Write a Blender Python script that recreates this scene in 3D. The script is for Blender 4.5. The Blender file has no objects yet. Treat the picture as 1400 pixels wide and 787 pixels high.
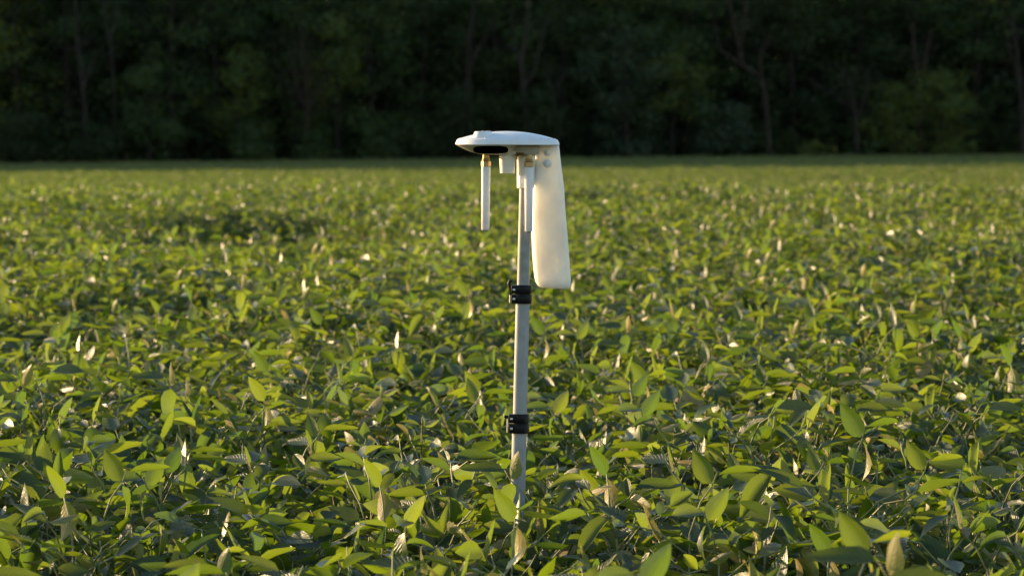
import bpy, bmesh, math, random
import numpy as np
from mathutils import Vector, Matrix, Euler

R = math.radians
sc = bpy.context.scene
col = sc.collection

# ------------------------------------------------------------------ camera, sky, sun, exposure
CAM_Z = 1.43
PITCH = 2.85
LENS = 100.0
FPX = 1400 * LENS / 36.0
D = 6.03                      # distance to the pole
cam_d = bpy.data.cameras.new('camera')
cam = bpy.data.objects.new('camera', cam_d)
col.objects.link(cam)
cam.location = (0, 0, CAM_Z)
cam.rotation_euler = (R(90 - PITCH), 0, 0)
cam_d.lens = LENS
cam_d.sensor_width = 36
cam_d.clip_start = 0.1
cam_d.clip_end = 3000
cam_d.dof.use_dof = True
cam_d.dof.focus_distance = 6.0
cam_d.dof.aperture_fstop = 7.5
sc.camera = cam

SUN_AZ, SUN_EL = -57.0, 11.0  # azimuth clockwise from +Y
world = bpy.data.worlds.new('World')
sc.world = world
world.use_nodes = True
wn = world.node_tree
sky = wn.nodes.new('ShaderNodeTexSky')
sky.sky_type = 'NISHITA'
sky.sun_disc = False
sky.sun_elevation = R(SUN_EL)
sky.sun_rotation = R(SUN_AZ)
sky.air_density = 1.0
sky.dust_density = 0.7
sky.ozone_density = 1.2
wn.links.new(sky.outputs[0], wn.nodes['Background'].inputs[0])
wn.nodes['Background'].inputs[1].default_value = 0.13

sun_d = bpy.data.lights.new('sun', 'SUN')
sun_d.energy = 5.0
sun_d.angle = R(0.55)
sun_d.color = (1.0, 0.70, 0.38)
sun = bpy.data.objects.new('sun', sun_d)
col.objects.link(sun)
sv = Vector((math.sin(R(SUN_AZ)) * math.cos(R(SUN_EL)), math.cos(R(SUN_AZ)) * math.cos(R(SUN_EL)), math.sin(R(SUN_EL))))
sun.rotation_euler = sv.to_track_quat('Z', 'Y').to_euler()
sun.location = sv * 50

vs = sc.view_settings
vs.view_transform = 'Standard'
vs.look = 'None'
vs.exposure = 1.12
vs.gamma = 1.0
vs.use_curve_mapping = False
sc.cycles.max_bounces = 8
sc.cycles.diffuse_bounces = 4
sc.cycles.transmission_bounces = 6
sc.cycles.use_denoising = True

# ------------------------------------------------------------------ helpers
def tag(o, label=None, cat=None, group=None, kind=None):
    if label: o['label'] = label
    if cat: o['category'] = cat
    if group: o['group'] = group
    if kind: o['kind'] = kind
    return o

def link(name, me, parent=None, loc=None, smooth=True, angle=40):
    if smooth:
        me.polygons.foreach_set('use_smooth', [True] * len(me.polygons))
        if angle: me.set_sharp_from_angle(angle=R(angle))
    o = bpy.data.objects.new(name, me)
    col.objects.link(o)
    if parent: o.parent = parent
    if loc is not None: o.location = loc
    return o

def bm_obj(name, bm, mat, parent=None, smooth=True, angle=40, loc=None):
    bmesh.ops.recalc_face_normals(bm, faces=bm.faces)
    me = bpy.data.meshes.new(name)
    bm.to_mesh(me); bm.free()
    me.materials.append(mat)
    return link(name, me, parent, loc, smooth, angle)

def empty(name, loc=(0, 0, 0)):
    o = bpy.data.objects.new(name, None)
    o.empty_display_size = 0.1
    o.location = loc
    col.objects.link(o)
    return o

def loft(bm, rings, close=True, cap=True):
    vr = [[bm.verts.new(p) for p in ring] for ring in rings]
    n = len(vr[0])
    for a, b in zip(vr[:-1], vr[1:]):
        for i in range(n if close else n - 1):
            j = (i + 1) % n
            bm.faces.new((a[i], a[j], b[j], b[i]))
    if cap:
        bm.faces.new(vr[0][::-1]); bm.faces.new(vr[-1])
    return vr

def tube(bm, pts, radii, sides=8, cap=True):
    pts = [Vector(p) for p in pts]
    rings = []
    ref = None
    for i, p in enumerate(pts):
        t = (pts[min(i + 1, len(pts) - 1)] - pts[max(i - 1, 0)]).normalized()
        if ref is None:
            ref = t.orthogonal().normalized()
        ref = (ref - t * ref.dot(t)).normalized()
        bi = t.cross(ref)
        r = radii[i] if hasattr(radii, '__len__') else radii
        rings.append([p + (ref * math.cos(a) + bi * math.sin(a)) * r
                      for a in (2 * math.pi * k / sides for k in range(sides))])
    loft(bm, rings, True, cap)

def rbox(bm, lo, hi, bev=0.003, seg=2):
    lo, hi = Vector(lo), Vector(hi)
    r = bmesh.ops.create_cube(bm, size=1)
    for v in r['verts']:
        v.co = Vector(((lo[k] + hi[k]) / 2 + v.co[k] * (hi[k] - lo[k])) for k in range(3))
    if bev:
        es = list({e for v in r['verts'] for e in v.link_edges})
        bmesh.ops.bevel(bm, geom=es, offset=bev, segments=seg, profile=0.5, affect='EDGES')

def lathe(bm, prof, center, axis='Z', sides=24):
    c = Vector(center)
    rings = []
    for r, h in prof:
        ring = []
        for k in range(sides):
            a = 2 * math.pi * k / sides
            if axis == 'Z': q = Vector((r * math.cos(a), r * math.sin(a), h))
            elif axis == 'Y': q = Vector((r * math.cos(a), h, r * math.sin(a)))
            else: q = Vector((h, r * math.cos(a), r * math.sin(a)))
            ring.append(c + q)
        rings.append(ring)
    loft(bm, rings)

# ------------------------------------------------------------------ materials
def mat(name, color, rough=0.5, metal=0.0, spec=0.5, sss=0.0, sss_r=0.01, noise=None, bump=None, sss_col=(1, .8, .6)):
    m = bpy.data.materials.new(name); m.use_nodes = True
    nt = m.node_tree; b = nt.nodes['Principled BSDF']
    b.inputs['Base Color'].default_value = (*color, 1)
    b.inputs['Roughness'].default_value = rough
    b.inputs['Metallic'].default_value = metal
    b.inputs['Specular IOR Level'].default_value = spec
    if sss:
        b.inputs['Subsurface Weight'].default_value = sss
        b.inputs['Subsurface Radius'].default_value = sss_col
        b.inputs['Subsurface Scale'].default_value = sss_r
    tc = nt.nodes.new('ShaderNodeTexCoord')
    if noise:
        scale, amt = noise
        n = nt.nodes.new('ShaderNodeTexNoise'); n.inputs['Scale'].default_value = scale
        n.inputs['Detail'].default_value = 5
        nt.links.new(tc.outputs['Object'], n.inputs['Vector'])
        r = nt.nodes.new('ShaderNodeValToRGB')
        r.color_ramp.elements[0].position = .3; r.color_ramp.elements[1].position = .7
        r.color_ramp.elements[0].color = (*[c * (1 - amt) for c in color], 1)
        r.color_ramp.elements[1].color = (*[min(1, c * (1 + amt * .5)) for c in color], 1)
        nt.links.new(n.outputs[0], r.inputs[0]); nt.links.new(r.outputs[0], b.inputs['Base Color'])
        mr = nt.nodes.new('ShaderNodeMapRange')
        mr.inputs[3].default_value = max(.05, rough - .08); mr.inputs[4].default_value = rough + .12
        nt.links.new(n.outputs[0], mr.inputs[0]); nt.links.new(mr.outputs[0], b.inputs['Roughness'])
    if bump:
        scale, dist = bump
        n2 = nt.nodes.new('ShaderNodeTexNoise'); n2.inputs['Scale'].default_value = scale
        nt.links.new(tc.outputs['Object'], n2.inputs['Vector'])
        bp = nt.nodes.new('ShaderNodeBump'); bp.inputs['Distance'].default_value = dist
        bp.inputs['Strength'].default_value = .6
        nt.links.new(n2.outputs[0], bp.inputs['Height']); nt.links.new(bp.outputs[0], b.inputs['Normal'])
    return m

M = {}
M['white'] = mat('white_plastic', (.80, .81, .82), .38, sss=.15, sss_r=.006, noise=(30, .05), bump=(900, .0002))
M['hull'] = mat('shaded_white_plastic', (.47, .475, .41), .4, sss=.15, sss_r=.006, noise=(25, .06))  # white plastic darkened and greened: shade under the lid put into its colour
M['cream'] = mat('cream_plastic', (.78, .76, .68), .42, sss=.35, sss_r=.012, noise=(25, .06))
M['tubew'] = mat('white_tube_plastic', (.78, .78, .80), .35, sss=.6, sss_r=.012, noise=(40, .04))
M['tank'] = mat('milky_plastic', (.80, .785, .72), .45, sss=1.0, sss_r=.05, noise=(14, .13), bump=(120, .0004), sss_col=(1, .9, .72))
M['black'] = mat('black_plastic', (.006, .006, .007), .45, spec=.2, noise=(60, .3), bump=(700, .0003))
M['lens'] = mat('black_glass', (.001, .001, .001), .3, spec=.02)
M['brass'] = mat('brass', (.44, .31, .14), .4, metal=1, noise=(120, .35))
M['steel'] = mat('steel', (.62, .62, .60), .35, metal=1, noise=(200, .2))
M['pole'] = mat('painted_pole', (.31, .315, .32), .42, noise=(45, .14), bump=(400, .0003))
M['pole_dark'] = mat('galvanised_pole', (.28, .28, .265), .4, noise=(60, .22), bump=(400, .0003))
M['bark'] = mat('bark', (.034, .028, .021), .9, spec=.05, noise=(3, .5), bump=(14, .03))
M['grey_bark'] = mat('grey_bark', (.048, .041, .031), .95, spec=.05, noise=(3, .5), bump=(14, .03))
M['brown_bark'] = mat('brown_bark', (.050, .038, .027), .95, spec=.05, noise=(3, .5), bump=(14, .03))
M['soil'] = mat('soil', (.07, .05, .033), .95, noise=(2.5, .45), bump=(25, .02))
M['stem'] = mat('soy_stem', (.25, .26, .11), .6, noise=(40, .3))

def leaf_material(name, front, back, trans, tfac, var=.35, veins=True, rough=.42, spec=.5):
    m = bpy.data.materials.new(name); m.use_nodes = True
    nt = m.node_tree; L = nt.links; N = nt.nodes
    b = N['Principled BSDF']; out = N['Material Output']
    geo = N.new('ShaderNodeNewGeometry'); oi = N.new('ShaderNodeObjectInfo')
    add = N.new('ShaderNodeMath'); add.operation = 'ADD'
    L.new(geo.outputs['Random Per Island'], add.inputs[0]); L.new(oi.outputs['Random'], add.inputs[1])
    fr = N.new('ShaderNodeMath'); fr.operation = 'FRACT'; L.new(add.outputs[0], fr.inputs[0])
    # per leaf tone: dark mature -> fresh yellow green
    def toned(c, lo, hi):
        r = N.new('ShaderNodeValToRGB')
        e = r.color_ramp.elements
        e[0].position = 0; e[1].position = 1
        e[0].color = (c[0] * lo * .8, c[1] * lo, c[2] * lo * 1.1, 1)
        e[1].color = (min(1, c[0] * hi * 1.15), min(1, c[1] * hi), c[2] * hi * .8, 1)
        L.new(fr.outputs[0], r.inputs[0]); return r.outputs[0]
    cf = toned(front, 1 - var, 1 + var); cb = toned(back, 1 - var * .6, 1 + var * .6); ct = toned(trans, 1 - var * .8, 1 + var * .5)
    mixfb = N.new('ShaderNodeMix'); mixfb.data_type = 'RGBA'
    L.new(geo.outputs['Backfacing'], mixfb.inputs[0]); L.new(cf, mixfb.inputs[6]); L.new(cb, mixfb.inputs[7])
    colr = mixfb.outputs[2]
    if veins:
        uv = N.new('ShaderNodeUVMap'); uv.uv_map = 'UVMap'
        sp = N.new('ShaderNodeSeparateXYZ'); L.new(uv.outputs[0], sp.inputs[0])
        ab = N.new('ShaderNodeMath'); ab.operation = 'ABSOLUTE'; L.new(sp.outputs[0], ab.inputs[0])
        # side veins slant forward from the midrib
        k = N.new('ShaderNodeMath'); k.operation = 'MULTIPLY_ADD'; k.inputs[1].default_value = -2.6
        v9 = N.new('ShaderNodeMath'); v9.operation = 'MULTIPLY'; v9.inputs[1].default_value = 8.0
        L.new(sp.outputs[1], v9.inputs[0]); L.new(ab.outputs[0], k.inputs[0]); L.new(v9.outputs[0], k.inputs[2])
        f2 = N.new('ShaderNodeMath'); f2.operation = 'PINGPONG'; f2.inputs[1].default_value = .5; L.new(k.outputs[0], f2.inputs[0])
        sv_ = N.new('ShaderNodeMapRange'); sv_.interpolation_type = 'SMOOTHSTEP'
        sv_.inputs[1].default_value = .0; sv_.inputs[2].default_value = .16; sv_.inputs[3].default_value = 1; sv_.inputs[4].default_value = 0
        L.new(f2.outputs[0], sv_.inputs[0])
        mid = N.new('ShaderNodeMapRange'); mid.interpolation_type = 'SMOOTHSTEP'
        mid.inputs[1].default_value = .0; mid.inputs[2].default_value = .09; mid.inputs[3].default_value = 1; mid.inputs[4].default_value = 0
        L.new(ab.outputs[0], mid.inputs[0])
        mx = N.new('ShaderNodeMath'); mx.operation = 'MAXIMUM'; L.new(sv_.outputs[0], mx.inputs[0]); L.new(mid.outputs[0], mx.inputs[1])
        vm = N.new('ShaderNodeMath'); vm.operation = 'MULTIPLY'; vm.inputs[1].default_value = .3; L.new(mx.outputs[0], vm.inputs[0])
        mixv = N.new('ShaderNodeMix'); mixv.data_type = 'RGBA'
        L.new(vm.outputs[0], mixv.inputs[0]); L.new(colr, mixv.inputs[6]); mixv.inputs[7].default_value = (.16, .19, .07, 1)
        colr = mixv.outputs[2]
        # small blotches of wear
        tc = N.new('ShaderNodeTexCoord'); nz = N.new('ShaderNodeTexNoise'); nz.inputs['Scale'].default_value = 4.5; nz.inputs['Detail'].default_value = 4
        nz.noise_dimensions = '4D'; wv = N.new('ShaderNodeMath'); wv.operation = 'MULTIPLY'; wv.inputs[1].default_value = 37
        L.new(fr.outputs[0], wv.inputs[0]); L.new(wv.outputs[0], nz.inputs['W'])
        L.new(uv.outputs[0], nz.inputs['Vector'])
        hs = N.new('ShaderNodeHueSaturation'); mr = N.new('ShaderNodeMapRange')
        mr.inputs[1].default_value = .25; mr.inputs[2].default_value = .75; mr.inputs[3].default_value = .7; mr.inputs[4].default_value = 1.3
        L.new(nz.outputs[0], mr.inputs[0]); L.new(mr.outputs[0], hs.inputs['Value']); L.new(colr, hs.inputs['Color'])
        colr = hs.outputs[0]
        bp = N.new('ShaderNodeBump'); bp.inputs['Distance'].default_value = .0008; bp.inputs['Strength'].default_value = .5; bp.invert = True
        hsum = N.new('ShaderNodeMath'); hsum.operation = 'MULTIPLY_ADD'; hsum.inputs[1].default_value = -2.2
        L.new(nz.outputs[0], hsum.inputs[0]); L.new(mx.outputs[0], hsum.inputs[2]); L.new(hsum.outputs[0], bp.inputs['Height']); L.new(bp.outputs[0], b.inputs['Normal'])
    L.new(colr, b.inputs['Base Color'])
    b.inputs['Roughness'].default_value = rough
    b.inputs['Specular IOR Level'].default_value = spec
    tr = N.new('ShaderNodeBsdfTranslucent'); L.new(ct, tr.inputs[0])
    ms = N.new('ShaderNodeMixShader'); ms.inputs[0].default_value = tfac
    L.new(b.outputs[0], ms.inputs[1]); L.new(tr.outputs[0], ms.inputs[2]); L.new(ms.outputs[0], out.inputs[0])
    return m

M['soy'] = leaf_material('soy_leaf', (.024, .050, .012), (.33, .27, .135), (.205, .310, .010), .40, rough=.37, spec=.65)
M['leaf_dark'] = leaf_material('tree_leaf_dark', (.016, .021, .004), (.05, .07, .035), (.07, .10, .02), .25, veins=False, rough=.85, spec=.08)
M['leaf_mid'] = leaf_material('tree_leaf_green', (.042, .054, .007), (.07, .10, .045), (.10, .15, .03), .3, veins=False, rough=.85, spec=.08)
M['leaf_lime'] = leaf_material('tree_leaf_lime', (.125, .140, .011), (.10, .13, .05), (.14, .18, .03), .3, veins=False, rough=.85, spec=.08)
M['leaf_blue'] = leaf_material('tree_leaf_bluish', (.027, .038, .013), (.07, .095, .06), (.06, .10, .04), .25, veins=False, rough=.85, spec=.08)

# ------------------------------------------------------------------ terrain
def smooth(a, b, x):
    t = max(0., min(1., (x - a) / (b - a))); return t * t * (3 - 2 * t)

KNOT = [(-60, 0), (0, 0.0), (6, 0.0), (14, .07), (32, .21), (38, .02), (60, -.52), (95, -.58), (130, -.33), (168, -.02), (210, .3), (400, 1.5), (900, 3)]
def base_h(y):
    for (a, ha), (b, hb) in zip(KNOT[:-1], KNOT[1:]):
        if a <= y <= b:
            return ha + (hb - ha) * (y - a) / (b - a)
    return KNOT[-1][1] if y > 0 else 0.
HOLLOWS = ((-2.35, 22.0, .6, 1.6, .40), (-1.75, 21.7, .55, 1.6, .44), (-1.2, 20.8, .45, 1.2, .38), (-3.0, 21.4, .55, 1.0, .28), (2.3, 23, 1.0, .7, .13), (-1.9, 12.2, .6, .5, .12), (1.9, 11.2, .6, .5, .12), (-.9, 15.2, .6, .5, .10), (1.4, 8.6, .4, .3, .08))
def T(x, y):
    h = (base_h(y - 1.5) + base_h(y) + base_h(y + 1.5)) / 3
    h += (.0095 if x < 0 else .0075) * x * smooth(55, 165, y) * (1 if abs(x) < 60 else 60 / abs(x))
    n = smooth(6, 12, y)
    h += n * .022 * (math.sin(x * 1.1 + y * .63 + 1) + math.sin(x * -.7 + y * .83 + 2.2) + .7 * math.sin(y * 1.9 + .4 * x))
    # hollows where the crop stands lower and lies in shade
    for cx, cy, rx, ry, dz in HOLLOWS:
        q = ((x - cx) / rx) ** 2 + ((y - cy) / ry) ** 2
        if q < 9: h -= dz * math.exp(-q)
    return h

def spaced(lo, hi, inner, step):
    v = list(np.arange(-inner, inner + .01, step)); a = inner; s = step
    while a < hi:
        s *= 1.35; a += s; v.append(a); v.insert(0, -a)
    return v
xs = spaced(-900, 900, 30, 1.5)
ys = [-300, -150, -60, -20] + list(np.arange(-4, 60, .8)) + list(np.arange(60, 176, 3)) + [180, 190, 200, 220, 250, 300, 400, 600, 900, 1500]
gv = [(x, y, T(x, y) + (0 if y > 0 else 0)) for y in ys for x in xs]
nx = len(xs)
gf = [(j * nx + i, j * nx + i + 1, (j + 1) * nx + i + 1, (j + 1) * nx + i) for j in range(len(ys) - 1) for i in range(nx - 1)]
me = bpy.data.meshes.new('ground'); me.from_pydata(gv, [], gf); me.materials.append(M['soil'])
tag(link('ground', me, angle=None), 'bare brown soil under the soybean crop', kind='structure')

# ------------------------------------------------------------------ soybean leaflets and plants
rng = random.Random(7)
TS = (0, .10, .28, .48, .68, .86, 1.0)
def leaflet_data(seed):
    """unit length leaflet along +X, blade in XY, +Z its upper face"""
    r = random.Random(seed)
    W = r.uniform(.29, .43); fold = r.uniform(.05, .85); curl = r.uniform(-1.1, .45); twist = r.uniform(-.5, .5)
    wave = r.uniform(.0, .035); ph = r.uniform(0, 6); side = r.uniform(-.25, .25)
    V = []; UV = []; F = []
    px = pz = py = 0.; pt = 0
    rows = []
    for t in TS:
        dt = t - pt; ang = curl * (t - dt / 2); yaw = side * t
        px += dt * math.cos(ang) * math.cos(yaw); py += dt * math.sin(yaw); pz += dt * math.sin(ang); pt = t
        w = W * 1.84 * (t ** .58) * ((1 - t) ** 1.05) if 0 < t < 1 else 0
        row = []
        for s in ((0,) if w == 0 else (-1, -.5, 0, .5, 1)):
            a = abs(s) * w
            y0 = math.copysign(a * math.cos(fold), s); z0 = a * math.sin(fold) + wave * abs(s) * math.sin(t * 9 + ph + s * 2)
            tw = twist * t
            y1 = y0 * math.cos(tw) - z0 * math.sin(tw); z1 = y0 * math.sin(tw) + z0 * math.cos(tw)
            row.append(len(V)); V.append((px - z1 * math.sin(curl * t), py + y1, pz + z1 * math.cos(curl * t))); UV.append((s, t))
        rows.append(row)
    for a, b in zip(rows[:-1], rows[1:]):
        if len(a) == 1:
            for i in range(len(b) - 1): F.append((a[0], b[i + 1], b[i])[::-1] if False else (a[0], b[i], b[i + 1]))
        elif len(b) == 1:
            for i in range(len(a) - 1): F.append((a[i], b[0], a[i + 1]))
        else:
            for i in range(len(a) - 1): F.append((a[i], b[i], b[i + 1], a[i + 1]))
    F = [f[::-1] for f in F]
    V = np.array(V)
    # make sure faces point up
    n = np.cross(V[F[5][1]] - V[F[5][0]], V[F[5][2]] - V[F[5][1]])
    if n[2] < 0: F = [f[::-1] for f in F]
    return V, F, UV

LEAF = [leaflet_data(100 + i) for i in range(16)]

def bake(name, parts, mats):
    """parts: list of (V, F, UV, material index)"""
    Vs = []; Fs = []; UVs = []; Ms = []; off = 0
    for V, F, UV, mi in parts:
        Vs.append(V); Fs += [tuple(i + off for i in f) for f in F]
        UVs += [UV[i] for f in F for i in f]; Ms += [mi] * len(F); off += len(V)
    me = bpy.data.meshes.new(name)
    me.from_pydata(np.concatenate(Vs).tolist(), [], Fs)
    uvl = me.uv_layers.new(name='UVMap'); uvl.data.foreach_set('uv', np.array(UVs, dtype=np.float32).ravel())
    for m in mats: me.materials.append(m)
    me.polygons.foreach_set('material_index', Ms)
    me.polygons.foreach_set('use_smooth', [True] * len(me.polygons))
    me.update()
    return me

def tube_data(pts, radii, sides=5):
    bm = bmesh.new(); tube(bm, pts, radii, sides)
    bm.verts.ensure_lookup_table()
    V = np.array([v.co[:] for v in bm.verts]); F = [tuple(v.index for v in f.verts) for f in bm.faces]
    bm.verts.index_update(); F = [tuple(v.index for v in f.verts) for f in bm.faces]
    bm.free()
    return V, F, [(0, 0)] * len(V)

def basis(d, up):
    d = d.normalized(); y = up.cross(d)
    if y.length < 1e-4: y = Vector((0, 1, 0))
    y.normalize(); z = d.cross(y)
    return Matrix((d, y, z)).transposed()

def plant_data(seed):
    """stem points and a list of leaves: petiole points (relative to node), three leaflets (4x4 matrix, shape, length)"""
    r = random.Random(seed)
    h = r.uniform(.50, .60)
    lean = Vector((r.uniform(-.06, .06), r.uniform(-.06, .06), 0))
    stem = [Vector((0, 0, -.03)), lean * .3 + Vector((0, 0, h * .35)), lean * .7 + Vector((r.uniform(-.01, .01), 0, h * .7)), lean + Vector((0, 0, h))]
    az = r.uniform(0, 6.28); leaves = []
    nl = r.choice((10, 11, 12))
    for i in range(nl):
        f = i / (nl - 1)
        zt = .42 + .58 * f
        q = zt * 3; k = min(2, int(q)); node = stem[k].lerp(stem[k + 1], q - k)
        az += math.pi + r.uniform(-.8, .8)
        el = R(r.uniform(25, 58)) + f * .12
        plen = (.20 - .11 * f) * r.uniform(.8, 1.2)
        d = Vector((math.cos(az) * math.cos(el), math.sin(az) * math.cos(el), math.sin(el)))
        tip = d * plen + Vector((0, 0, -.012))
        pet = [Vector((0, 0, 0)), d * plen * .5 + Vector((0, 0, .008)), tip]
        size = r.uniform(.050, .088) * (1 - .22 * f * r.random())
        lfs = []
        base_pitch = r.choice((r.uniform(-.5, .25), r.uniform(-.35, .3), r.uniform(-.3, .4), r.uniform(.0, .75)))
        for j, off in enumerate((0, 1, -1)):
            a2 = az + off * r.uniform(1.0, 1.75) + r.uniform(-.3, .3)
            pitch = base_pitch + r.uniform(-.42, .42)
            if r.random() < .05: pitch = r.uniform(.9, 1.4)
            if r.random() < .12: pitch = r.uniform(-1.2, -.6)
            dd = Vector((math.cos(a2) * math.cos(pitch), math.sin(a2) * math.cos(pitch), math.sin(pitch)))
            up = Vector((r.gauss(0, .65), r.gauss(0, .65), 1))
            if r.random() < .17: up = Vector((r.gauss(0, 1), r.gauss(0, 1), r.uniform(-.5, .3)))
            m3 = basis(dd, up)
            org = tip + (d * .022 if j == 0 else Vector((0, 0, 0))) + dd * .004
            Ln = size * (1.1 if j == 0 else .95) * r.uniform(.88, 1.12)
            lfs.append((Matrix.Translation(org) @ m3.to_4x4() @ Matrix.Scale(Ln, 4), r.randrange(len(LEAF)), r.random()))
        pet.append(tip + d * .024)
        leaves.append((node, pet, lfs))
    return stem, leaves

NV = 12
PLANTS = [plant_data(300 + i) for i in range(NV)]
def xf(V, m):
    m = np.array(m); return V @ m[:3, :3].T + m[:3, 3]
def plant_parts(pd, m=None):
    stem, leaves = pd; out = []
    V, F, UV = tube_data(stem, [.004, .0034, .0024, .0015], 5); out.append((V, F, UV, 1))
    for node, pet, lfs in leaves:
        V, F, UV = tube_data(pet, [.0019, .0016, .0014, .0012], 4); out.append((V + np.array(node[:]), F, UV, 1))
        for lm, si, _ in lfs:
            Lv, Lf, Lu = LEAF[si]
            out.append((xf(Lv, lm) + np.array(node[:]), Lf, Lu, 0))
    if m is not None: out = [(xf(V, m), F, UV, mi) for V, F, UV, mi in out]
    return out
PARTS = [plant_parts(p) for p in PLANTS]

# crop layout: a jittered lattice of about 27 plants per square metre
SP = .124
def plant_scale(x, y, r):
    hol = sum(math.exp(-((x - cx) / rx) ** 2 - ((y - cy) / ry) ** 2) for cx, cy, rx, ry, dz in HOLLOWS[:4])
    return (1.095 - .36 * min(1, hol) + .06 * math.sin(x * 2.3 + y * 1.7) * math.sin(y * 2.1 - x) + .05 * math.sin(x * 5.1 + 2) * math.sin(y * 4.3)) * r.uniform(.93, 1.07)
near = []                      # (x, y, scale, rot, variant)
POLE_X = (708.0 - 700) / FPX * D
for j in range(int((26 - 2.6) / SP)):
    y0 = 2.6 + j * SP
    hw = .185 * y0 + 1.0
    for i in range(int(-hw / SP), int(hw / SP) + 1):
        r = random.Random(j * 1000 + i)
        x, y = (i + (j % 2) * .5) * SP + r.uniform(-.07, .07), y0 + r.uniform(-.07, .07)
        if math.hypot(x - POLE_X, y - D) < .07 or math.hypot(x, y) < 1.4: continue
        near.append((x, y, plant_scale(x, y, r), r.uniform(0, 6.283), r.randrange(NV)))
def in_view(p):
    return p[1] > 4.35 and abs(p[0]) < .18 * p[1] + .1
visible = sorted([p for p in near if in_view(p)], key=lambda p: p[1])
single = visible[:300]
single_set = set(id(p) for p in single)
rest = [p for p in near if id(p) not in single_set]

# the single plants: soybean_plant > stem, leaf > leaflet
leaf_me = []
for i, (V, F, UV) in enumerate(LEAF):
    leaf_me.append(bake('leaflet', [(V, F, UV, 0)], [M['soy']]))
GROUP = 'soybean plants in the near rows around the pole'
proto_meshes = []
for stem, leaves in PLANTS:
    V, F, UV = tube_data(stem, [.004, .0034, .0024, .0015], 5)
    sm = bake('stem', [(V, F, UV, 0)], [M['stem']])
    pm = []
    for node, pet, lfs in leaves:
        V, F, UV = tube_data(pet, [.0019, .0016, .0014, .0012], 4)
        pm.append(bake('leaf', [(V, F, UV, 0)], [M['stem']]))
    proto_meshes.append((sm, pm))
def make_plant(k):
    stem, leaves = PLANTS[k]; sm, pm = proto_meshes[k]
    root = empty('soybean_plant')
    s = bpy.data.objects.new('stem', sm); col.objects.link(s); s.parent = root
    for (node, pet, lfs), m in zip(leaves, pm):
        lo = bpy.data.objects.new('leaf', m); col.objects.link(lo); lo.parent = root; lo.location = node
        for lm, si, _ in lfs:
            q = bpy.data.objects.new('leaflet', leaf_me[si]); col.objects.link(q); q.parent = lo; q.matrix_local = lm
    return root
def copy_tree(o, parent=None):
    c = o.copy(); col.objects.link(c)
    if parent: c.parent = parent
    for ch in KIDS.get(o.name, ()): copy_tree(ch, c)
    return c
KIDS = {}
protos = {}
for (x, y, s, rot, k) in single:
    if k not in protos:
        o = make_plant(k); protos[k] = o
        KIDS[o.name] = list(o.children)
        for c in o.children: KIDS[c.name] = list(c.children)
    else:
        o = copy_tree(protos[k])
    o.location = (x, y, T(x, y)); o.rotation_euler = (0, 0, rot); o.scale = (s, s, s)
    px = 700 + x / y * FPX
    if math.hypot(x - POLE_X, y - D) < .2:
        lab = 'green soybean plant crowding the foot of the grey pole'
    elif y < D - .1:
        lab = 'large leafed soybean plant in the front rows, nearer than the pole and ' + ('left of it' if x < POLE_X else 'right of it')
    else:
        lab = 'green soybean plant in the rows just behind the pole, ' + ('left of it' if x < POLE_X else 'right of it')
    tag(o, lab, 'soybean plant', GROUP)

# everything beyond: one field of instanced plants and crop patches
lib = bpy.data.collections.new('soybean_field_pieces')
for i in range(NV):
    o = bpy.data.objects.new('crop_a%02d' % i, bake('crop_plant', PARTS[i], [M['soy'], M['stem']])); lib.objects.link(o)
TILE = 1.5; NT = 5
lib2 = bpy.data.collections.new('soybean_field_patches')
for t in range(NT):
    r = random.Random(900 + t); pp = []
    n = int(TILE / SP)
    for i in range(n):
        for j in range(n):
            x = -TILE / 2 + (i + .5) * TILE / n + r.uniform(-.07, .07); y = -TILE / 2 + (j + .5) * TILE / n + r.uniform(-.07, .07)
            s = plant_scale(x + t * 3.3, y, r)
            m = Matrix.Translation((x, y, 0)) @ Matrix.Rotation(r.uniform(0, 6.283), 4, 'Z') @ Matrix.Scale(s, 4)
            pp += [(xf(V, m), F, UV, mi) for V, F, UV, mi in PARTS[r.randrange(NV)]]
    o = bpy.data.objects.new('crop_b%02d' % t, bake('crop_patch', pp, [M['soy'], M['stem']])); lib2.objects.link(o)

pts = [(x, y, T(x, y), rot, s, k, 0) for (x, y, s, rot, k) in rest]
r = random.Random(5)
ymin = 2.6 + int((26 - 2.6) / SP) * SP
for j in range(int((167 - ymin) / TILE) + 1):
    y = ymin + (j + .5) * TILE - .08
    hw = .2 * y + 3.5
    for i in range(int(-hw / TILE), int(hw / TILE) + 1):
        x = i * TILE
        pts.append((x, y, T(x, y), r.randrange(4) * math.pi / 2, r.uniform(.96, 1.06), r.randrange(NT), 1))
pm = bpy.data.meshes.new('soybean_field')
pm.from_pydata([p[:3] for p in pts], [], [])
for nm, ix, ty in (('rot', 3, 'FLOAT'), ('scl', 4, 'FLOAT'), ('pick', 5, 'INT'), ('tile', 6, 'INT')):
    a = pm.attributes.new(nm, ty, 'POINT'); a.data.foreach_set('value', [p[ix] for p in pts])
field = bpy.data.objects.new('soybean_field', pm); col.objects.link(field)
tag(field, 'dense green soybean crop filling the field', kind='stuff')

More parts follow.
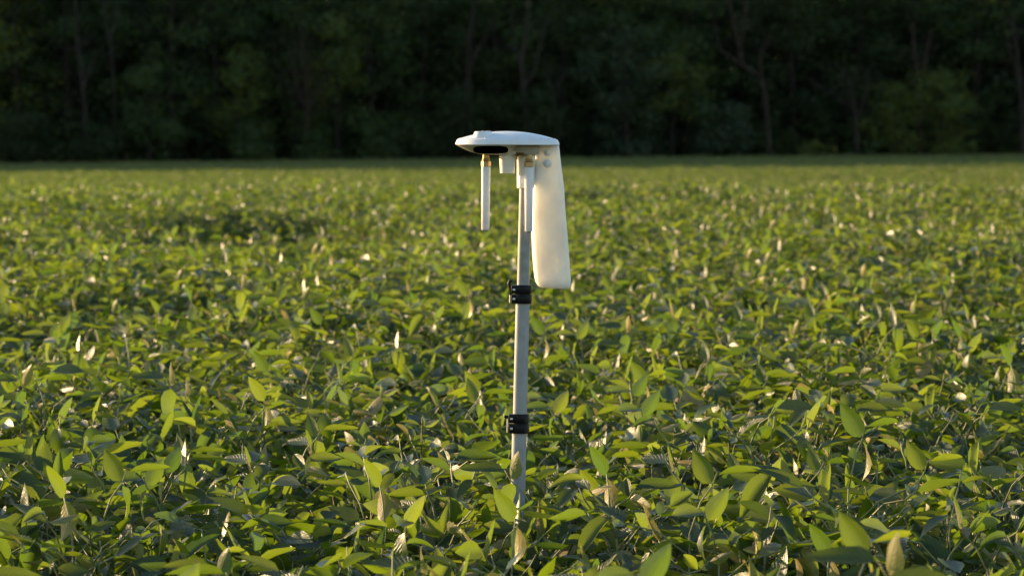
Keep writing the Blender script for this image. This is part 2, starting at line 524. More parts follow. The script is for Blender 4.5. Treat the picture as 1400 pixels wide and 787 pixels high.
def scatter(name, obj, collections):
    ng = bpy.data.node_groups.new(name, 'GeometryNodeTree')
    ng.interface.new_socket('Geometry', in_out='INPUT', socket_type='NodeSocketGeometry')
    ng.interface.new_socket('Geometry', in_out='OUTPUT', socket_type='NodeSocketGeometry')
    N = ng.nodes; L = ng.links
    gi = N.new('NodeGroupInput'); go = N.new('NodeGroupOutput')
    def attr(n, ty):
        q = N.new('GeometryNodeInputNamedAttribute'); q.data_type = ty; q.inputs[0].default_value = n; return q.outputs[0]
    rot = N.new('ShaderNodeCombineXYZ'); L.new(attr('rot', 'FLOAT'), rot.inputs[2])
    scl = attr('scl', 'FLOAT'); pick = attr('pick', 'INT'); tl = attr('tile', 'INT')
    jn = N.new('GeometryNodeJoinGeometry')
    for ci, c in enumerate(collections):
        inf = N.new('GeometryNodeCollectionInfo'); inf.inputs[0].default_value = c
        inf.inputs['Separate Children'].default_value = True; inf.inputs['Reset Children'].default_value = True
        cmp_ = N.new('FunctionNodeCompare'); cmp_.data_type = 'INT'; cmp_.operation = 'EQUAL'
        L.new(tl, cmp_.inputs[2]); cmp_.inputs[3].default_value = ci
        ip = N.new('GeometryNodeInstanceOnPoints'); ip.inputs['Pick Instance'].default_value = True
        L.new(gi.outputs[0], ip.inputs['Points']); L.new(cmp_.outputs[0], ip.inputs['Selection'])
        L.new(inf.outputs[0], ip.inputs['Instance']); L.new(pick, ip.inputs['Instance Index'])
        L.new(rot.outputs[0], ip.inputs['Rotation']); L.new(scl, ip.inputs['Scale'])
        L.new(ip.outputs[0], jn.inputs[0])
    L.new(jn.outputs[0], go.inputs[0])
    md = obj.modifiers.new(name, 'NODES'); md.node_group = ng
scatter('crop_scatter', field, [lib, lib2])

# ------------------------------------------------------------------ woodland at the far edge
def crown_mesh(name, seed, clumps, m, n_per=70, leaf=(.13, .26), clump_r=(.45, .95)):
    """clumps: centres; each becomes a ragged cloud of small leaf faces"""
    g = np.random.default_rng(seed)
    C = np.array(clumps, dtype=float); nC = len(C)
    rad = g.uniform(*clump_r, nC)
    cnt = np.maximum(12, (n_per * (rad / np.mean(clump_r)) ** 2).astype(int))
    idx = np.repeat(np.arange(nC), cnt); n = len(idx)
    d = g.normal(size=(n, 3)); d /= np.linalg.norm(d, axis=1)[:, None]
    rr = g.uniform(.25, 1, n) ** .6
    p = C[idx] + d * (rad[idx] * rr)[:, None] * np.array([1.15, 1.15, .7])
    nrm = d * .6 + g.normal(size=(n, 3)) * .6 + np.array([0, 0, .5]); nrm /= np.linalg.norm(nrm, axis=1)[:, None]
    a = np.cross(nrm, g.normal(size=(n, 3))); a /= np.linalg.norm(a, axis=1)[:, None]
    b = np.cross(nrm, a)
    L = g.uniform(leaf[0], leaf[1], n)[:, None]; Wd = L * g.uniform(.35, .6, n)[:, None]
    V = np.stack([p - a * L * .5, p + b * Wd * .5 - nrm * L * .06, p + a * L * .5, p - b * Wd * .5 - nrm * L * .06], axis=1).reshape(-1, 3)
    F = np.arange(n * 4).reshape(-1, 4)
    me = bpy.data.meshes.new(name); me.from_pydata(V.tolist(), [], F.tolist()); me.materials.append(m)
    return me

def limb_tree(r, h, spread, lowest, trunk_r, n_limb, clump_n):
    """returns (bmesh of trunk and limbs, clump centres)"""
    bm = bmesh.new()
    lx, ly = r.uniform(-.04, .04) * h, r.uniform(-.04, .04) * h
    tp = [Vector((0, 0, -.2)), Vector((lx * .2, ly * .2, h * .3)), Vector((lx * .6 + r.uniform(-.1, .1), ly * .6, h * .6)), Vector((lx, ly, h * .93))]
    tube(bm, tp, [trunk_r * 1.25, trunk_r * .85, trunk_r * .5, trunk_r * .12], 7)
    cl = []
    for i in range(n_limb):
        f = lowest + (1 - lowest) * (i + r.random() * .7) / n_limb
        z = f * h * .92
        q = min(2.999, f * 3); k = int(q); st = tp[k].lerp(tp[k + 1], q - k)
        az = i * 2.4 + r.uniform(-.5, .5)
        prof = math.sin(math.pi * min(1, (.18 + .82 * (f - lowest) / (1 - lowest)))) ** .7
        ln = spread * (.35 + .75 * prof) * r.uniform(.75, 1.15)
        d = Vector((math.cos(az), math.sin(az), r.uniform(.15, .7)))
        p1 = st + d * ln * .5 + Vector((0, 0, -.05 * ln)); p2 = st + d * ln
        tube(bm, [st, p1, p2], [trunk_r * .35 * (1.1 - f * .7), trunk_r * .22, trunk_r * .06], 5)
        for c in range(clump_n):
            t = r.uniform(.3, 1.1)
            cl.append(st + d * ln * t + Vector((r.gauss(0, .4), r.gauss(0, .4), r.gauss(0, .35))))
    cl.append(tp[3]); cl.append(tp[3] + Vector((.2, 0, .4)))
    return bm, cl

YF = 168.0
def WX(px, y=YF): return (px - 700) / FPX * y
def WZ(py, y=YF): return CAM_Z + (199.8 - py) / FPX * y

def leafy(name, px, y, h, spread, lowest, m, label, cat, seed, n_limb=11, clump_n=3, n_per=60, bark='bark', leaf=(.13, .26), trunk_r=None, clump_r=(.45, .95), group=None):
    r = random.Random(seed)
    x = WX(px, y)
    root = empty(name, (x, y, T(x, y)))
    bm, cl = limb_tree(r, h, spread, lowest, trunk_r or h * .014 + .03, n_limb, clump_n)
    bm_obj('trunk', bm, M[bark], root)
    link('crown', crown_mesh('crown', seed, cl, M[m], n_per, leaf, clump_r), root, smooth=False)
    tag(root, label, cat, group)
    return root

WOOD = 'trees along the dark woodland edge'
SHR = 'shrubs at the foot of the woodland edge'
# shrubs and small trees standing in front
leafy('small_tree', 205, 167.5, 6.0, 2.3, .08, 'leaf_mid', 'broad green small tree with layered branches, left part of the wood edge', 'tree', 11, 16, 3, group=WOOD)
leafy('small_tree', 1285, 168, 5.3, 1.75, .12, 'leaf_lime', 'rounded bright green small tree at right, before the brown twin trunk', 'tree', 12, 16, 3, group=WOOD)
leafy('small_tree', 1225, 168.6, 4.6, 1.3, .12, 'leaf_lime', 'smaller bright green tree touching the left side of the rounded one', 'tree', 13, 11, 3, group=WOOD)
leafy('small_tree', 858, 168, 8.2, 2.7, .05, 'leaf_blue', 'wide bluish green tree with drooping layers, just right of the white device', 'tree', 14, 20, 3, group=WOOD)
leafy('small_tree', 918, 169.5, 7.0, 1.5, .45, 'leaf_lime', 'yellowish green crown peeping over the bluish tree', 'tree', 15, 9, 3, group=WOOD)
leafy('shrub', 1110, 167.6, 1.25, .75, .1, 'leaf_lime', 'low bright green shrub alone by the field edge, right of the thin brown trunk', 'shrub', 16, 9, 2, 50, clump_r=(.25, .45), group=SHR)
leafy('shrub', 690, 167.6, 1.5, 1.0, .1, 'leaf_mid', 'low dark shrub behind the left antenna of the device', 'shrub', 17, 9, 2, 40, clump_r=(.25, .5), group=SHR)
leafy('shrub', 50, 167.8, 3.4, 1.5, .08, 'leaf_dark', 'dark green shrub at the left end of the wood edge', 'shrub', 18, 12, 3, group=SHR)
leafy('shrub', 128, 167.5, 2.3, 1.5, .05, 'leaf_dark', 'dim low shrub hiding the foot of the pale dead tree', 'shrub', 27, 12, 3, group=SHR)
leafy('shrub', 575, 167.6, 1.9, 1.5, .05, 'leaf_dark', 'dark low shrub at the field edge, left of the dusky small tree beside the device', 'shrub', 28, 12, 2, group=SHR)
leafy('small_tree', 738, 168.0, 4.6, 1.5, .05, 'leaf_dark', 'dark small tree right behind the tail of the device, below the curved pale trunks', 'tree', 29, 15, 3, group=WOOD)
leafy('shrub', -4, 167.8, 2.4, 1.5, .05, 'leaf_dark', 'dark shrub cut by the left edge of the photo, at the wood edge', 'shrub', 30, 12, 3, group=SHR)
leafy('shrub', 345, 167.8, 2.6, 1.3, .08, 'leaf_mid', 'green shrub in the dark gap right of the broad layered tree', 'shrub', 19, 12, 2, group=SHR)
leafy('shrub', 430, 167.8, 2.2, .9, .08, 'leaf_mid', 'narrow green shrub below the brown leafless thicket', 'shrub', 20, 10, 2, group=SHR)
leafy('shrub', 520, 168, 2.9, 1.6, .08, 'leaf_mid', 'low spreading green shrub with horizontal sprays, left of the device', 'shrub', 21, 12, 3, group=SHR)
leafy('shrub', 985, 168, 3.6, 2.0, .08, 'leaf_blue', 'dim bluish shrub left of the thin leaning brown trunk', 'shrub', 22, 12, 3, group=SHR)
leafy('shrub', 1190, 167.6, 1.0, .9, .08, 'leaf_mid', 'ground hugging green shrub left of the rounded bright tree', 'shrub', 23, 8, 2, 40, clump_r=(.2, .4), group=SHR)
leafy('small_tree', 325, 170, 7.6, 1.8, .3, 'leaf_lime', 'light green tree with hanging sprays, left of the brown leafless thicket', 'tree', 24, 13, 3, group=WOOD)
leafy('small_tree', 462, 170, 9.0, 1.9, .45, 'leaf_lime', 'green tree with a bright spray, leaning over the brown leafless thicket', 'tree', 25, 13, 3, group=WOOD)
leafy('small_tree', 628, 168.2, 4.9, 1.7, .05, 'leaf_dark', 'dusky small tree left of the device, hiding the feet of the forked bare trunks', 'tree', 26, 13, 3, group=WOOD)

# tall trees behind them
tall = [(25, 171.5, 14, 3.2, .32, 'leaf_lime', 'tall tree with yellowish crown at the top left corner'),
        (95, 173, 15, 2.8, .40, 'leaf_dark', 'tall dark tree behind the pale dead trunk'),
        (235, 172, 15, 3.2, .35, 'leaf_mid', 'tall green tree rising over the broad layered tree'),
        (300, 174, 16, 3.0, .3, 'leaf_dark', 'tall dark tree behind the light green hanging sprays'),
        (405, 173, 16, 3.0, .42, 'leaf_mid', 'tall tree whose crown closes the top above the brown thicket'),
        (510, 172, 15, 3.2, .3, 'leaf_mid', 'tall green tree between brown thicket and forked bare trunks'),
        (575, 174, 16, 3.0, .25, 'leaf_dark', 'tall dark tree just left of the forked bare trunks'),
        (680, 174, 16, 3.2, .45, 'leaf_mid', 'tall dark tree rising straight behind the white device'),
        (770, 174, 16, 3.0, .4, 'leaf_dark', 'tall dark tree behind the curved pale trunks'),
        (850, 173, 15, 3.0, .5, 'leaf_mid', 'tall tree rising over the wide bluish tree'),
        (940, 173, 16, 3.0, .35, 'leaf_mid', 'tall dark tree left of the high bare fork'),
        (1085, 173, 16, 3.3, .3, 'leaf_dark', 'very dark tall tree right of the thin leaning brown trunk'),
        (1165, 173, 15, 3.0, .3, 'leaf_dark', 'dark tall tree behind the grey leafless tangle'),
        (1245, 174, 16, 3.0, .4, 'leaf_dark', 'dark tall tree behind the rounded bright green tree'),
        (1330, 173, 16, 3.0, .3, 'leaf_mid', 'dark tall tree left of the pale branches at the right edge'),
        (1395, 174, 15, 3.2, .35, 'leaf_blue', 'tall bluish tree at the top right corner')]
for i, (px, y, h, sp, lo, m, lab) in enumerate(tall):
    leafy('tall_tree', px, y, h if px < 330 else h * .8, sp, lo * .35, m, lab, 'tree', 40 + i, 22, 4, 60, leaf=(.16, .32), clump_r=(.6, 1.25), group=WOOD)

# bare trees
def bare_tree(paths, y, label, bark, seed, twigs=10, cat='bare tree', reach=1.2):
    """paths: lists of (px, py, radius in metres) measured at the wood edge"""
    r = random.Random(seed)
    x0 = WX(paths[0][0][0], y)
    z0 = T(x0, y)
    root = empty('bare_tree', (x0, y, z0))
    for k, path in enumerate(paths):
        bm = bmesh.new()
        pts = [Vector((WX(px, y) - x0, r.uniform(-.15, .15) + (.3 * k * (-1) ** k if i else 0), max(-.2, WZ(py, y) - z0))) for i, (px, py, _) in enumerate(path)]
        tube(bm, pts, [q[2] for q in path], 7)
        for t in range(twigs):
            i = r.randrange(len(pts) - 1); f = r.random()
            st = pts[i].lerp(pts[i + 1], f); rad = path[i][2] * .45
            if st.z < 1.6: continue
            d = Vector((r.gauss(0, 1), r.gauss(0, .8), r.uniform(.1, 1.2))).normalized(); ln = reach * r.uniform(.5, 1.2)
            p1 = st + d * ln * .5; p2 = p1 + (d + Vector((r.gauss(0, .4), r.gauss(0, .4), .3))) * ln * .5
            tube(bm, [st, p1, p2], [max(.012, rad * .5), max(.01, rad * .3), .006], 4)
            for u in range(3):
                s2 = p1.lerp(p2, r.random()); d2 = (d + Vector((r.gauss(0, .8), r.gauss(0, .8), r.gauss(.1, .6)))).normalized()
                tube(bm, [s2, s2 + d2 * ln * .3, s2 + d2 * ln * .5 + Vector((0, 0, -.05))], [.012, .009, .005], 3)
        bm_obj('trunk' if k == 0 else 'limb', bm, M[bark], root)
    tag(root, label, cat, WOOD)

bare_tree([[(119, 219, .13), (117, 150, .13), (114, 110, .11), (107, 60, .09), (104, -30, .06)], [(115, 120, .12), (125, 95, .08), (133, 80, .04)], [(111, 72, .1), (100, 68, .07), (88, 72, .03)]],
          168.6, 'pale dead tree with broken side branches, left of the broad layered tree', 'grey_bark', 60, 10)
bare_tree([[(159, 219, .08), (157, 120, .075), (152, 55, .065)], [(152, 58, .06), (147, 20, .05), (143, -30, .04)], [(152, 58, .055), (160, 20, .06), (166, -30, .05)]],
          169.2, 'thin grey trunk forking in a Y above the broad layered tree', 'grey_bark', 61, 6)
bare_tree([[(420, 219, .12), (422, 150, .1), (418, 100, .08), (412, 40, .05)], [(421, 160, .07), (405, 110, .05), (398, 70, .03)], [(422, 150, .07), (440, 120, .05), (452, 95, .03)]],
          168.2, 'brown leafless thicket of fine twigs, left half of the wood edge', 'brown_bark', 62, 34, reach=1.5)
bare_tree([[(640, 219, .2), (640, 120, .17), (641, 60, .15), (650, 0, .12), (656, -30, .1)], [(641, 105, .12), (652, 70, .1), (668, 45, .07), (678, 30, .04)]],
          169, 'bare forked trunks above the left end of the device', 'bark', 63, 8)
bare_tree([[(722, 219, .16), (716, 120, .15), (713, 85, .13), (720, 40, .1), (726, -30, .08)], [(716, 118, .1), (728, 105, .09), (740, 60, .07), (748, 20, .04)], [(713, 90, .08), (703, 60, .06), (700, 10, .04)]],
          168.8, 'curved pale trunks side by side above the device', 'grey_bark', 64, 8)
bare_tree([[(762, 219, .13), (758, 150, .11), (752, 115, .09), (745, 90, .05)], [(757, 140, .08), (766, 110, .06), (772, 100, .03)]],
          168.6, 'short leafless branches between the device and the bluish tree', 'grey_bark', 65, 14, reach=.9)
bare_tree([[(1052, 219, .17), (1050, 180, .16), (1045, 130, .15), (1040, 105, .12), (1012, 88, .1), (985, 70, .06)], [(1040, 108, .09), (1038, 70, .07), (1050, 60, .03)], [(1015, 92, .11), (1008, 50, .1), (996, 0, .08), (990, -30, .07)], [(1012, 70, .09), (1016, 30, .08), (1020, -30, .06)], [(985, 72, .06), (978, 40, .05), (975, 10, .03)]],
          168.8, 'thin leaning brown trunk that splits into a high bare fork', 'brown_bark', 66, 6)
bare_tree([[(1172, 219, .14), (1170, 160, .12), (1162, 120, .08), (1150, 95, .04)], [(1171, 165, .09), (1182, 130, .06), (1186, 105, .03)], [(1168, 150, .07), (1140, 130, .05), (1120, 120, .03)]],
          168.4, 'grey leafless tangle of branches left of the rounded bright tree', 'grey_bark', 67, 22, reach=1.1)
bare_tree([[(1258, 219, .2), (1258, 120, .18), (1250, 80, .13), (1246, 30, .07)], [(1258, 110, .13), (1265, 70, .1), (1270, 40, .05)]],
          169.6, 'brown twin trunk standing above the rounded bright green tree', 'brown_bark', 68, 8)
bare_tree([[(1398, 219, .16), (1396, 150, .14), (1390, 90, .11), (1382, 20, .07)], [(1394, 120, .09), (1378, 70, .06), (1370, 50, .03)]],
          168.6, 'pale grey bare tree at the right edge', 'grey_bark', 69, 16)

# deep wood behind and to the sides: one mass
lib3 = bpy.data.collections.new('woodland_pieces')
wood_mesh_parts = []
for i in range(5):
    r = random.Random(200 + i)
    bm, cl = limb_tree(r, 14.5, 3.4, .08, .2, 22, 4)
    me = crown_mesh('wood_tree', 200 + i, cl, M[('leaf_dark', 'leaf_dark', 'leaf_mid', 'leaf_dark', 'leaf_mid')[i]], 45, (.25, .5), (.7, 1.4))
    tm = bpy.data.meshes.new('wt'); bm.to_mesh(tm); tm.materials.append(M['bark']); bm.free()
    b2 = bmesh.new(); b2.from_mesh(me); n0 = len(b2.faces); b2.from_mesh(tm); b2.faces.ensure_lookup_table()
    for f in b2.faces[n0:]: f.material_index = 1
    me2 = bpy.data.meshes.new('wood_tree'); b2.to_mesh(me2); b2.free(); me2.materials.append(me.materials[0]); me2.materials.append(M['bark'])
    o = bpy.data.objects.new('wood_t%d' % i, me2); lib3.objects.link(o)
r = random.Random(77); wp = []
for row in range(7):
    y = 177 + row * 4.2
    for i in range(-44, 17):
        x = i * 3.6 + r.uniform(-1.2, 1.2) + (row % 2) * 1.8
        yy = y + r.uniform(-1.3, 1.3)
        wp.append((x, yy, T(x, yy) - .1, r.uniform(0, 6.28), (r.uniform(1.05, 1.35) if x < -30 else min(1.2, (y - 145) / 2.55 / 14.5) * r.uniform(.86, 1.0)), r.randrange(5), 0))
for i in range(-44, 17):
    x = i * 3.6
    if -38 < x < 34: continue
    for yy in (169 + r.uniform(-1, 1), 173 + r.uniform(-1, 1)):
        wp.append((x + r.uniform(-1, 1), yy, T(x, yy) - .1, r.uniform(0, 6.28), r.uniform(.8, 1.1), r.randrange(5), 0))
for yy, st, sc0 in ((171.5, 1.5, .22), (175, 1.6, .30), (180, 1.8, .34), (187, 2.0, .34), (195, 2.2, .34)):
    i = -100
    while i < 60:
        x = i + r.uniform(-.5, .5); y_ = yy + r.uniform(-.6, .6)
        wp.append((x, y_, T(x, y_) - .35, r.uniform(0, 6.28), sc0 * r.uniform(.8, 1.25), r.randrange(5), 0)); i += st
wm = bpy.data.meshes.new('woodland'); wm.from_pydata([p[:3] for p in wp], [], [])
for nm, ix, ty in (('rot', 3, 'FLOAT'), ('scl', 4, 'FLOAT'), ('pick', 5, 'INT'), ('tile', 6, 'INT')):
    a = wm.attributes.new(nm, ty, 'POINT'); a.data.foreach_set('value', [p[ix] for p in wp])
wood = bpy.data.objects.new('woodland', wm); col.objects.link(wood)
tag(wood, 'dark mass of woodland behind the front trees', kind='stuff')
scatter('wood_scatter', wood, [lib3])

# ------------------------------------------------------------------ the field station on its pole
S = D / FPX                     # metres per photo pixel at the pole
tp_ = math.tan(R(PITCH)); 
def X(px): return (px - 700) * S
def Z(py):                       # height of a photo row in the plane of the pole
    v = (393.5 - py) / FPX
    cp, sp = math.cos(R(PITCH)), math.sin(R(PITCH))
    return CAM_Z + D * (v * cp - sp) / (cp + v * sp)
ST = empty('field_sensor_station', (X(697), D, 0))
tag(ST, 'white crop sensor with two antennas and a milky tail on a grey telescopic pole', 'field sensor')
O = Vector(ST.location)
def P(px, py, dy=0): return Vector((X(px), D + dy, Z(py))) - O
def part(name, bm, m, parent=None, angle=40):
    return bm_obj(name, bm, M[m], parent or ST, angle=angle)
def px(v): return v * S

# pole: three telescoping sections along one slightly leaning line
def axis_px(py): return 715.3 - (py - 388) * .0252
for top, bot, rad, m in ((236, 397, 8.5, 'pole_dark'), (393, 575, 9.6, 'pole'), (570, 1150, 10.1, 'pole')):
    bm = bmesh.new()
    tube(bm, [P(axis_px(bot), bot), P(axis_px((top + bot) / 2), (top + bot) / 2), P(axis_px(top), top)], px(rad), 32)
    part('pole', bm, m)

# clamps: two split bands with a lug, screws and a lever
def clamp(y0, y1, cx, ra, lever_up):
    root = None
    mid = y0 + (y1 - y0) * .48
    bm = bmesh.new()
    ax = (P(cx, y0) - P(cx - .6, y1)).normalized()
    for a, b, ex in ((y0, mid - .5, 0), (mid + .7, y1, .7)):
        c0 = P(cx - (a - y0) * .025, a); c1 = P(cx - (b - y0) * .025, b)
        r0 = px(ra + ex)
        lathe_pts = [c0, c0 - ax * .0012, c1 + ax * .0012, c1]
        tube(bm, lathe_pts, [r0 - .001, r0, r0, r0 - .001], 32)
        # lug that carries the screw, at the left
        rbox(bm, P(cx - ra - 4.2, b, -.014) + Vector((0, 0, .0006)), P(cx - ra + 5, a, .010) - Vector((0, 0, .0006)), .0016, 2)
    tube(bm, [P(cx, y0 + 2), P(cx - .4, y1 - 2)], px(ra - 1.2), 24)
    root = part('clamp', bm, 'black')
    for a, b in ((y0, mid), (mid, y1)):
        bm = bmesh.new(); c = P(cx - ra - .2, (a + b) / 2 + .3, -.0142)
        lathe(bm, [(px(1.9), 0), (px(2.0), -.001), (px(1.3), -.002), (px(.3), -.0022)], c, 'Y', 14)
        part('screw', bm, 'steel', root)
    bm = bmesh.new()
    if lever_up:
        tube(bm, [P(cx - ra - 4.8, mid + 2, -.002), P(cx - ra - 5.6, y0 + 3, -.002), P(cx - ra - 7, y0 - 2, -.002), P(cx - ra - 6, y0 - 5.4, -.002), P(cx - ra - 3, y0 - 5, -.002)], [.0026, .0036, .004, .0035, .002], 10)
    else:
        tube(bm, [P(cx - ra - 3, y0 + 4.8, -.002), P(cx - ra - 7, y0 + 4.6, -.002), P(cx - ra - 10, y0 + 3.4, -.002)], [.0034, .0036, .0026], 10)
    part('lever', bm, 'black', root)
    bm = bmesh.new(); tube(bm, [P(cx - ra - 5.4, y0 + 5, .001), P(cx - ra - 5.6, y1 - 1, .001)], .0017, 8); part('hinge_pin', bm, 'steel', root)
clamp(389.3, 414.5, 715.0, 12.0, True)
clamp(565.0, 591.5, 711.5, 12.0, False)

M['lens'].node_tree.nodes['Principled BSDF'].inputs['IOR'].default_value = 1.01   # a matt black mesh cover
# lid: rounded oval shell with a flat rim band
LCX = 693.8
def oval(py, a, b, n=64, cx=LCX, ex=2.3, tilt=.006):
    out = []
    for k in range(n):
        t = 2 * math.pi * k / n; c, s = math.cos(t), math.sin(t)
        xx = math.copysign(abs(c) ** (2 / ex), c) * a; yy = math.copysign(abs(s) ** (2 / ex), s) * b
        out.append(P(cx + xx, py + xx * tilt, px(yy)))
    return out
bm = bmesh.new()
A, B = 71.2, 62
rings = [oval(198.6, A - 5, B - 5), oval(198.2, A - .6, B - .6), oval(197.4, A, B), oval(194.2, A - .9, B - .9), oval(191.2, A - 2.4, B - 2.4), oval(190.7, A - 3.0, B - 3.0)]
for q in (.94, .86, .76, .64, .5, .36, .22, .1, .03):
    rings.append(oval(190.6 - 11.2 * (1 - q ** 2.1), (A - 3.2) * q, (B - 3.2) * q, ex=2.3 - .3 * (1 - q)))
loft(bm, rings)
lid = part('lid', bm, 'white', angle=28)
# rim screws
bm = bmesh.new(); lathe(bm, [(px(.85), -.0004), (px(.85), .0005), (px(.4), .0010)], (0, 0, 0), 'Z', 10)
me = bpy.data.meshes.new('screw'); bmesh.ops.recalc_face_normals(bm, faces=bm.faces); bm.to_mesh(me); bm.free(); me.materials.append(M['steel'])
for p in oval(190.6 - 11.2 * (1 - .955 ** 2.1), (A - 3.4) * .955, (B - 3.4) * .955, 22):
    link('screw', me, lid, p, angle=None)
# raised button on the lid with pins against birds
bm = bmesh.new()
bc = P(661, 188.3, -.050)
lathe(bm, [(px(14.6), 0), (px(14), .0035), (px(11.6), .0122), (px(10.8), .0130), (px(4), .0132)], bc, 'Z', 32)
btn = part('button', bm, 'white', lid, angle=30)
for i, dx in enumerate((-1.0, 6.2, 8.6, 3.4)):
    bm = bmesh.new(); q = bc + Vector((px(dx), -.004 + .004 * i, .0128)); tube(bm, [q, q + Vector((0, 0, .0022))], [.0007, .0004], 6); part('pin', bm, 'white', btn)

# hull under the lid
HR = [(198.4, 624.0, 706, 57), (200.6, 628.2, 705.5, 53), (203.6, 634.0, 704.6, 46.5), (206.4, 640.5, 703.2, 40), (209.0, 648.0, 701.2, 33), (210.7, 655.5, 698.6, 27), (211.6, 664, 694, 21)]
def hull_ring(z, xl, xr, b, n=56, ex=2.5):
    cx, a = (xl + xr) / 2, (xr - xl) / 2; out = []
    for k in range(n):
        t = 2 * math.pi * k / n; c, s = math.cos(t), math.sin(t)
        out.append(P(cx + math.copysign(abs(c) ** (2 / ex), c) * a, z, px(math.copysign(abs(s) ** (2 / ex), s) * b) - .008))
    return out
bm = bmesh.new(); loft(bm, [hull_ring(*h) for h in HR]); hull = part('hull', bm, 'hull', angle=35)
def hull_front(x, z):
    for h0, h1 in zip(HR[:-1], HR[1:]):
        if h0[0] <= z <= h1[0]:
            f = (z - h0[0]) / (h1[0] - h0[0]); xl, xr, b = (h0[k] + (h1[k] - h0[k]) * f for k in (1, 2, 3))
            u = min(.999, abs((x - (xl + xr) / 2) / ((xr - xl) / 2)))
            return px(-b * (1 - u ** 2.5) ** (1 / 2.5)) - .008
    return -.08
# black oval window on the hull front
bm = bmesh.new()
cxw, czw, aw, bw = 671.3, 204.9, 23.6, 5.2
outer = []; 
def pill(k, n, q):
    t = 2 * math.pi * k / n; c, s = math.cos(t), math.sin(t)
    return cxw + math.copysign(abs(c) ** (2 / 3.6), c) * aw * q, czw - math.copysign(abs(s) ** (2 / 3.4), s) * bw * q
n = 48; rr_ = []
for q, dep in ((1.0, .001), (1.0, -.0012), (.94, -.002), (.7, -.0016), (.4, -.0016), (.1, -.0016)):
    ring = []
    for k in range(n):
        x, z = pill(k, n, q); ring.append(P(x, z, hull_front(x, z) + dep))
    rr_.append(ring)
loft(bm, rr_); part('sensor_window', bm, 'lens', hull, angle=30)

# cup shaped sensor hanging under the hull
bm = bmesh.new()
cup = P(693.6, 237, -.012)
hz = Z(211) - Z(237)
lathe(bm, [(px(8.2), .002), (px(9.2), .0), (px(9.8), .0008), (px(11.3), hz), (px(11.3), hz + .006)], cup, 'Z', 32)
part('sensor_cup', bm, 'cream')

# mounting block, collar and bracket that hold the pole
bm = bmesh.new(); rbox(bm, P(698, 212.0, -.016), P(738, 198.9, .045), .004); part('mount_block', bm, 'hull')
bm = bmesh.new(); c = P(710.6, 213.6, -.034)
lathe(bm, [(px(4.5), -.001), (px(7.6), .0006), (px(8), .0022), (px(6.2), .0045), (px(4.5), .008)], c, 'Z', 24); part('collar', bm, 'brass')
bm = bmesh.new()
br = []
CY, SY = math.cos(R(17)), math.sin(R(17))   # the bracket and the tail are turned a little, showing their left faces
for py, s in ((257, .97), (255.6, 1), (240, 1), (222, 1), (212.4, 1)):
    ring = []
    for k in range(40):
        t = 2 * math.pi * k / 40; c, s_ = math.cos(t), math.sin(t); ex = 3.6
        ux, uy = math.copysign(abs(c) ** (2 / ex), c) * 10.9 * s, math.copysign(abs(s_) ** (2 / ex), s_) * 10.5 * s
        ring.append(P(718.4 + ux * CY - uy * SY, py, px(ux * SY + uy * CY)))
    br.append(ring)
loft(bm, br); brk = part('bracket', bm, 'cream', angle=35)
bm = bmesh.new(); c = P(718.5, 245.5, px(-10.6))
lathe(bm, [(px(8), .001), (px(8), -.002), (px(7), -.0028), (px(6), -.0018), (px(1), -.0018)], c, 'Y', 28); part('knob', bm, 'white', brk)
bm = bmesh.new(); c = P(729.0, 245, px(-6.6)); lathe(bm, [(px(1.7), .002), (px(1.7), -.0015), (px(.8), -.0024)], c, 'Y', 14); part('screw', bm, 'white', brk)

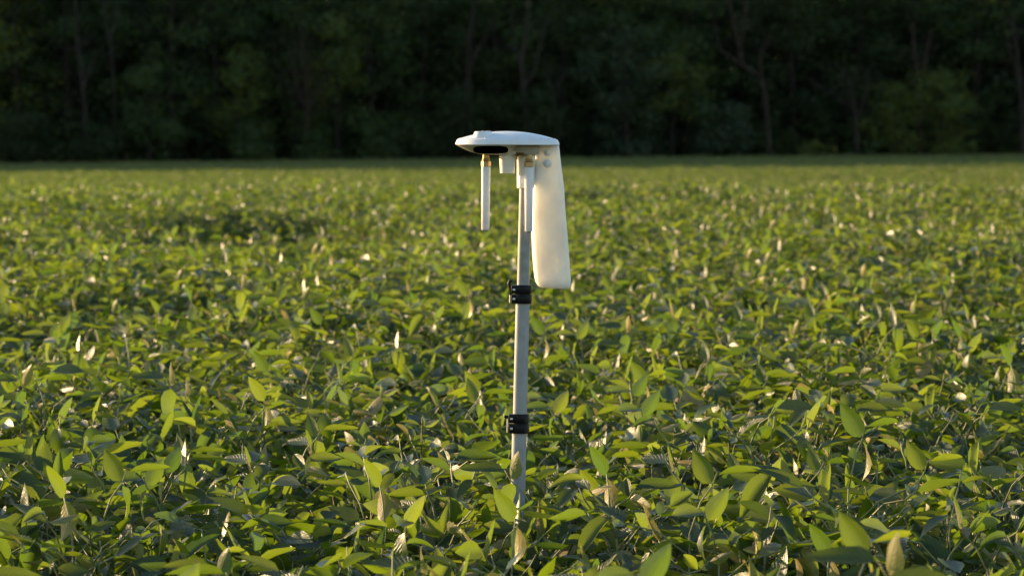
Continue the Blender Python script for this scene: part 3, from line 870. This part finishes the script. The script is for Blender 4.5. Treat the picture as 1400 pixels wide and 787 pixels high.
# two antennas
def antenna(cx, ytop, yhex, ybot, dy, rad, dx):
    bm = bmesh.new()
    tube(bm, [P(cx + dx, ybot, dy), P(cx + dx, ybot - .8, dy), P(cx + dx * .5, (yhex + ybot) / 2, dy), P(cx, yhex + .2, dy)], [px(rad - 1.6), px(rad - .7), px(rad - .25), px(rad)], 28)
    a = part('antenna', bm, 'tubew', angle=50)
    bm = bmesh.new(); h = Z(yhex) ; c = P(cx, yhex, dy)
    k = Z(ytop) - Z(yhex)
    lathe(bm, [(px(rad - .6), -.002), (px(rad - .4), .0), (px(rad + .5), .0008), (px(rad + .5), k * .42), (px(rad - .4), k * .46)], c, 'Z', 6)
    lathe(bm, [(px(rad - .9), k * .4), (px(rad - .9), k * .68), (px(rad - 1.8), k * .7), (px(rad - 1.8), k * 1.06)], c, 'Z', 20)
    for q in (.46, .54, .62): lathe(bm, [(px(rad - .9), k * q), (px(rad - .4), k * (q + .02)), (px(rad - .9), k * (q + .04))], c, 'Z', 20)
    part('connector', bm, 'brass', a, angle=30)
    bm = bmesh.new(); lathe(bm, [(px(rad - 3.2), -.0016), (px(rad - 2.4), -.0008), (px(rad - 2.4), .001)], P(cx + dx, ybot, dy), 'Z', 18); part('tip_cap', bm, 'black', a)
antenna(664.6, 211.2, 227.5, 314.3, -.02, 6.2, -.9)
antenna(723.0, 212.6, 228.3, 316.0, -.036, 5.8, -.4)

# milky tail hanging behind the pole
TR = [(199.0, 733, 765.2, 14), (212, 731.5, 766.6, 16), (226, 729.5, 768.3, 18), (256, 727.6, 772.4, 21), (290, 726.2, 774.4, 23), (318, 725.8, 777.0, 24.5), (345, 726.6, 779.2, 25.5), (368, 728.4, 780.8, 26), (381, 729.8, 782.0, 26), (388, 731.6, 781.8, 25.6), (392.2, 734.4, 780.8, 23.5), (394.6, 738.6, 777.0, 20)]
CT, ST_ = math.cos(R(10)), math.sin(R(10))
bm = bmesh.new(); rings = []
for z, xl, xr, dp in TR:
    cx, a = (xl + xr) / 2, (xr - xl) / 2; ring = []
    ex = 6.5
    for k in range(64):
        t = 2 * math.pi * k / 64; c, s_ = math.cos(t), math.sin(t)
        ux = math.copysign(abs(c) ** (2 / ex), c); uy = math.copysign(abs(s_) ** (2 / ex), s_)
        aa = (a - dp * .5 * ST_) / CT; ux, uy = ux * aa, uy * dp * .5
        xx = cx + ux * CT - uy * ST_
        tilt = (xx - 755) * .055 * smooth(330, 392, z)
        ring.append(P(xx, z + tilt, px(ux * ST_ + uy * CT) + .034))
    rings.append(ring)
loft(bm, rings); tail = part('tail', bm, 'tank', angle=50)
def tail_front(x): return px(-8.6 + (x - 750) * .176) + .034
for x, y, rad, ln in ((748.4, 209, 2.3, .007), (748.6, 223.6, 3.4, .011)):
    bm = bmesh.new(); c = P(x, y, tail_front(x))
    lathe(bm, [(px(rad + 2.6), .004), (px(rad + 2.6), -.002), (px(rad + 1.6), -.003), (px(rad), -.0031), (px(rad), -ln), (px(rad * .6), -ln - .0015), (px(.3), -ln - .0018)], c, 'Y', 22)
    part('bolt', bm, 'white', tail)
bm = bmesh.new(); rbox(bm, P(722, 252, .004), P(731, 216, .066), .003); part('strut', bm, 'cream')
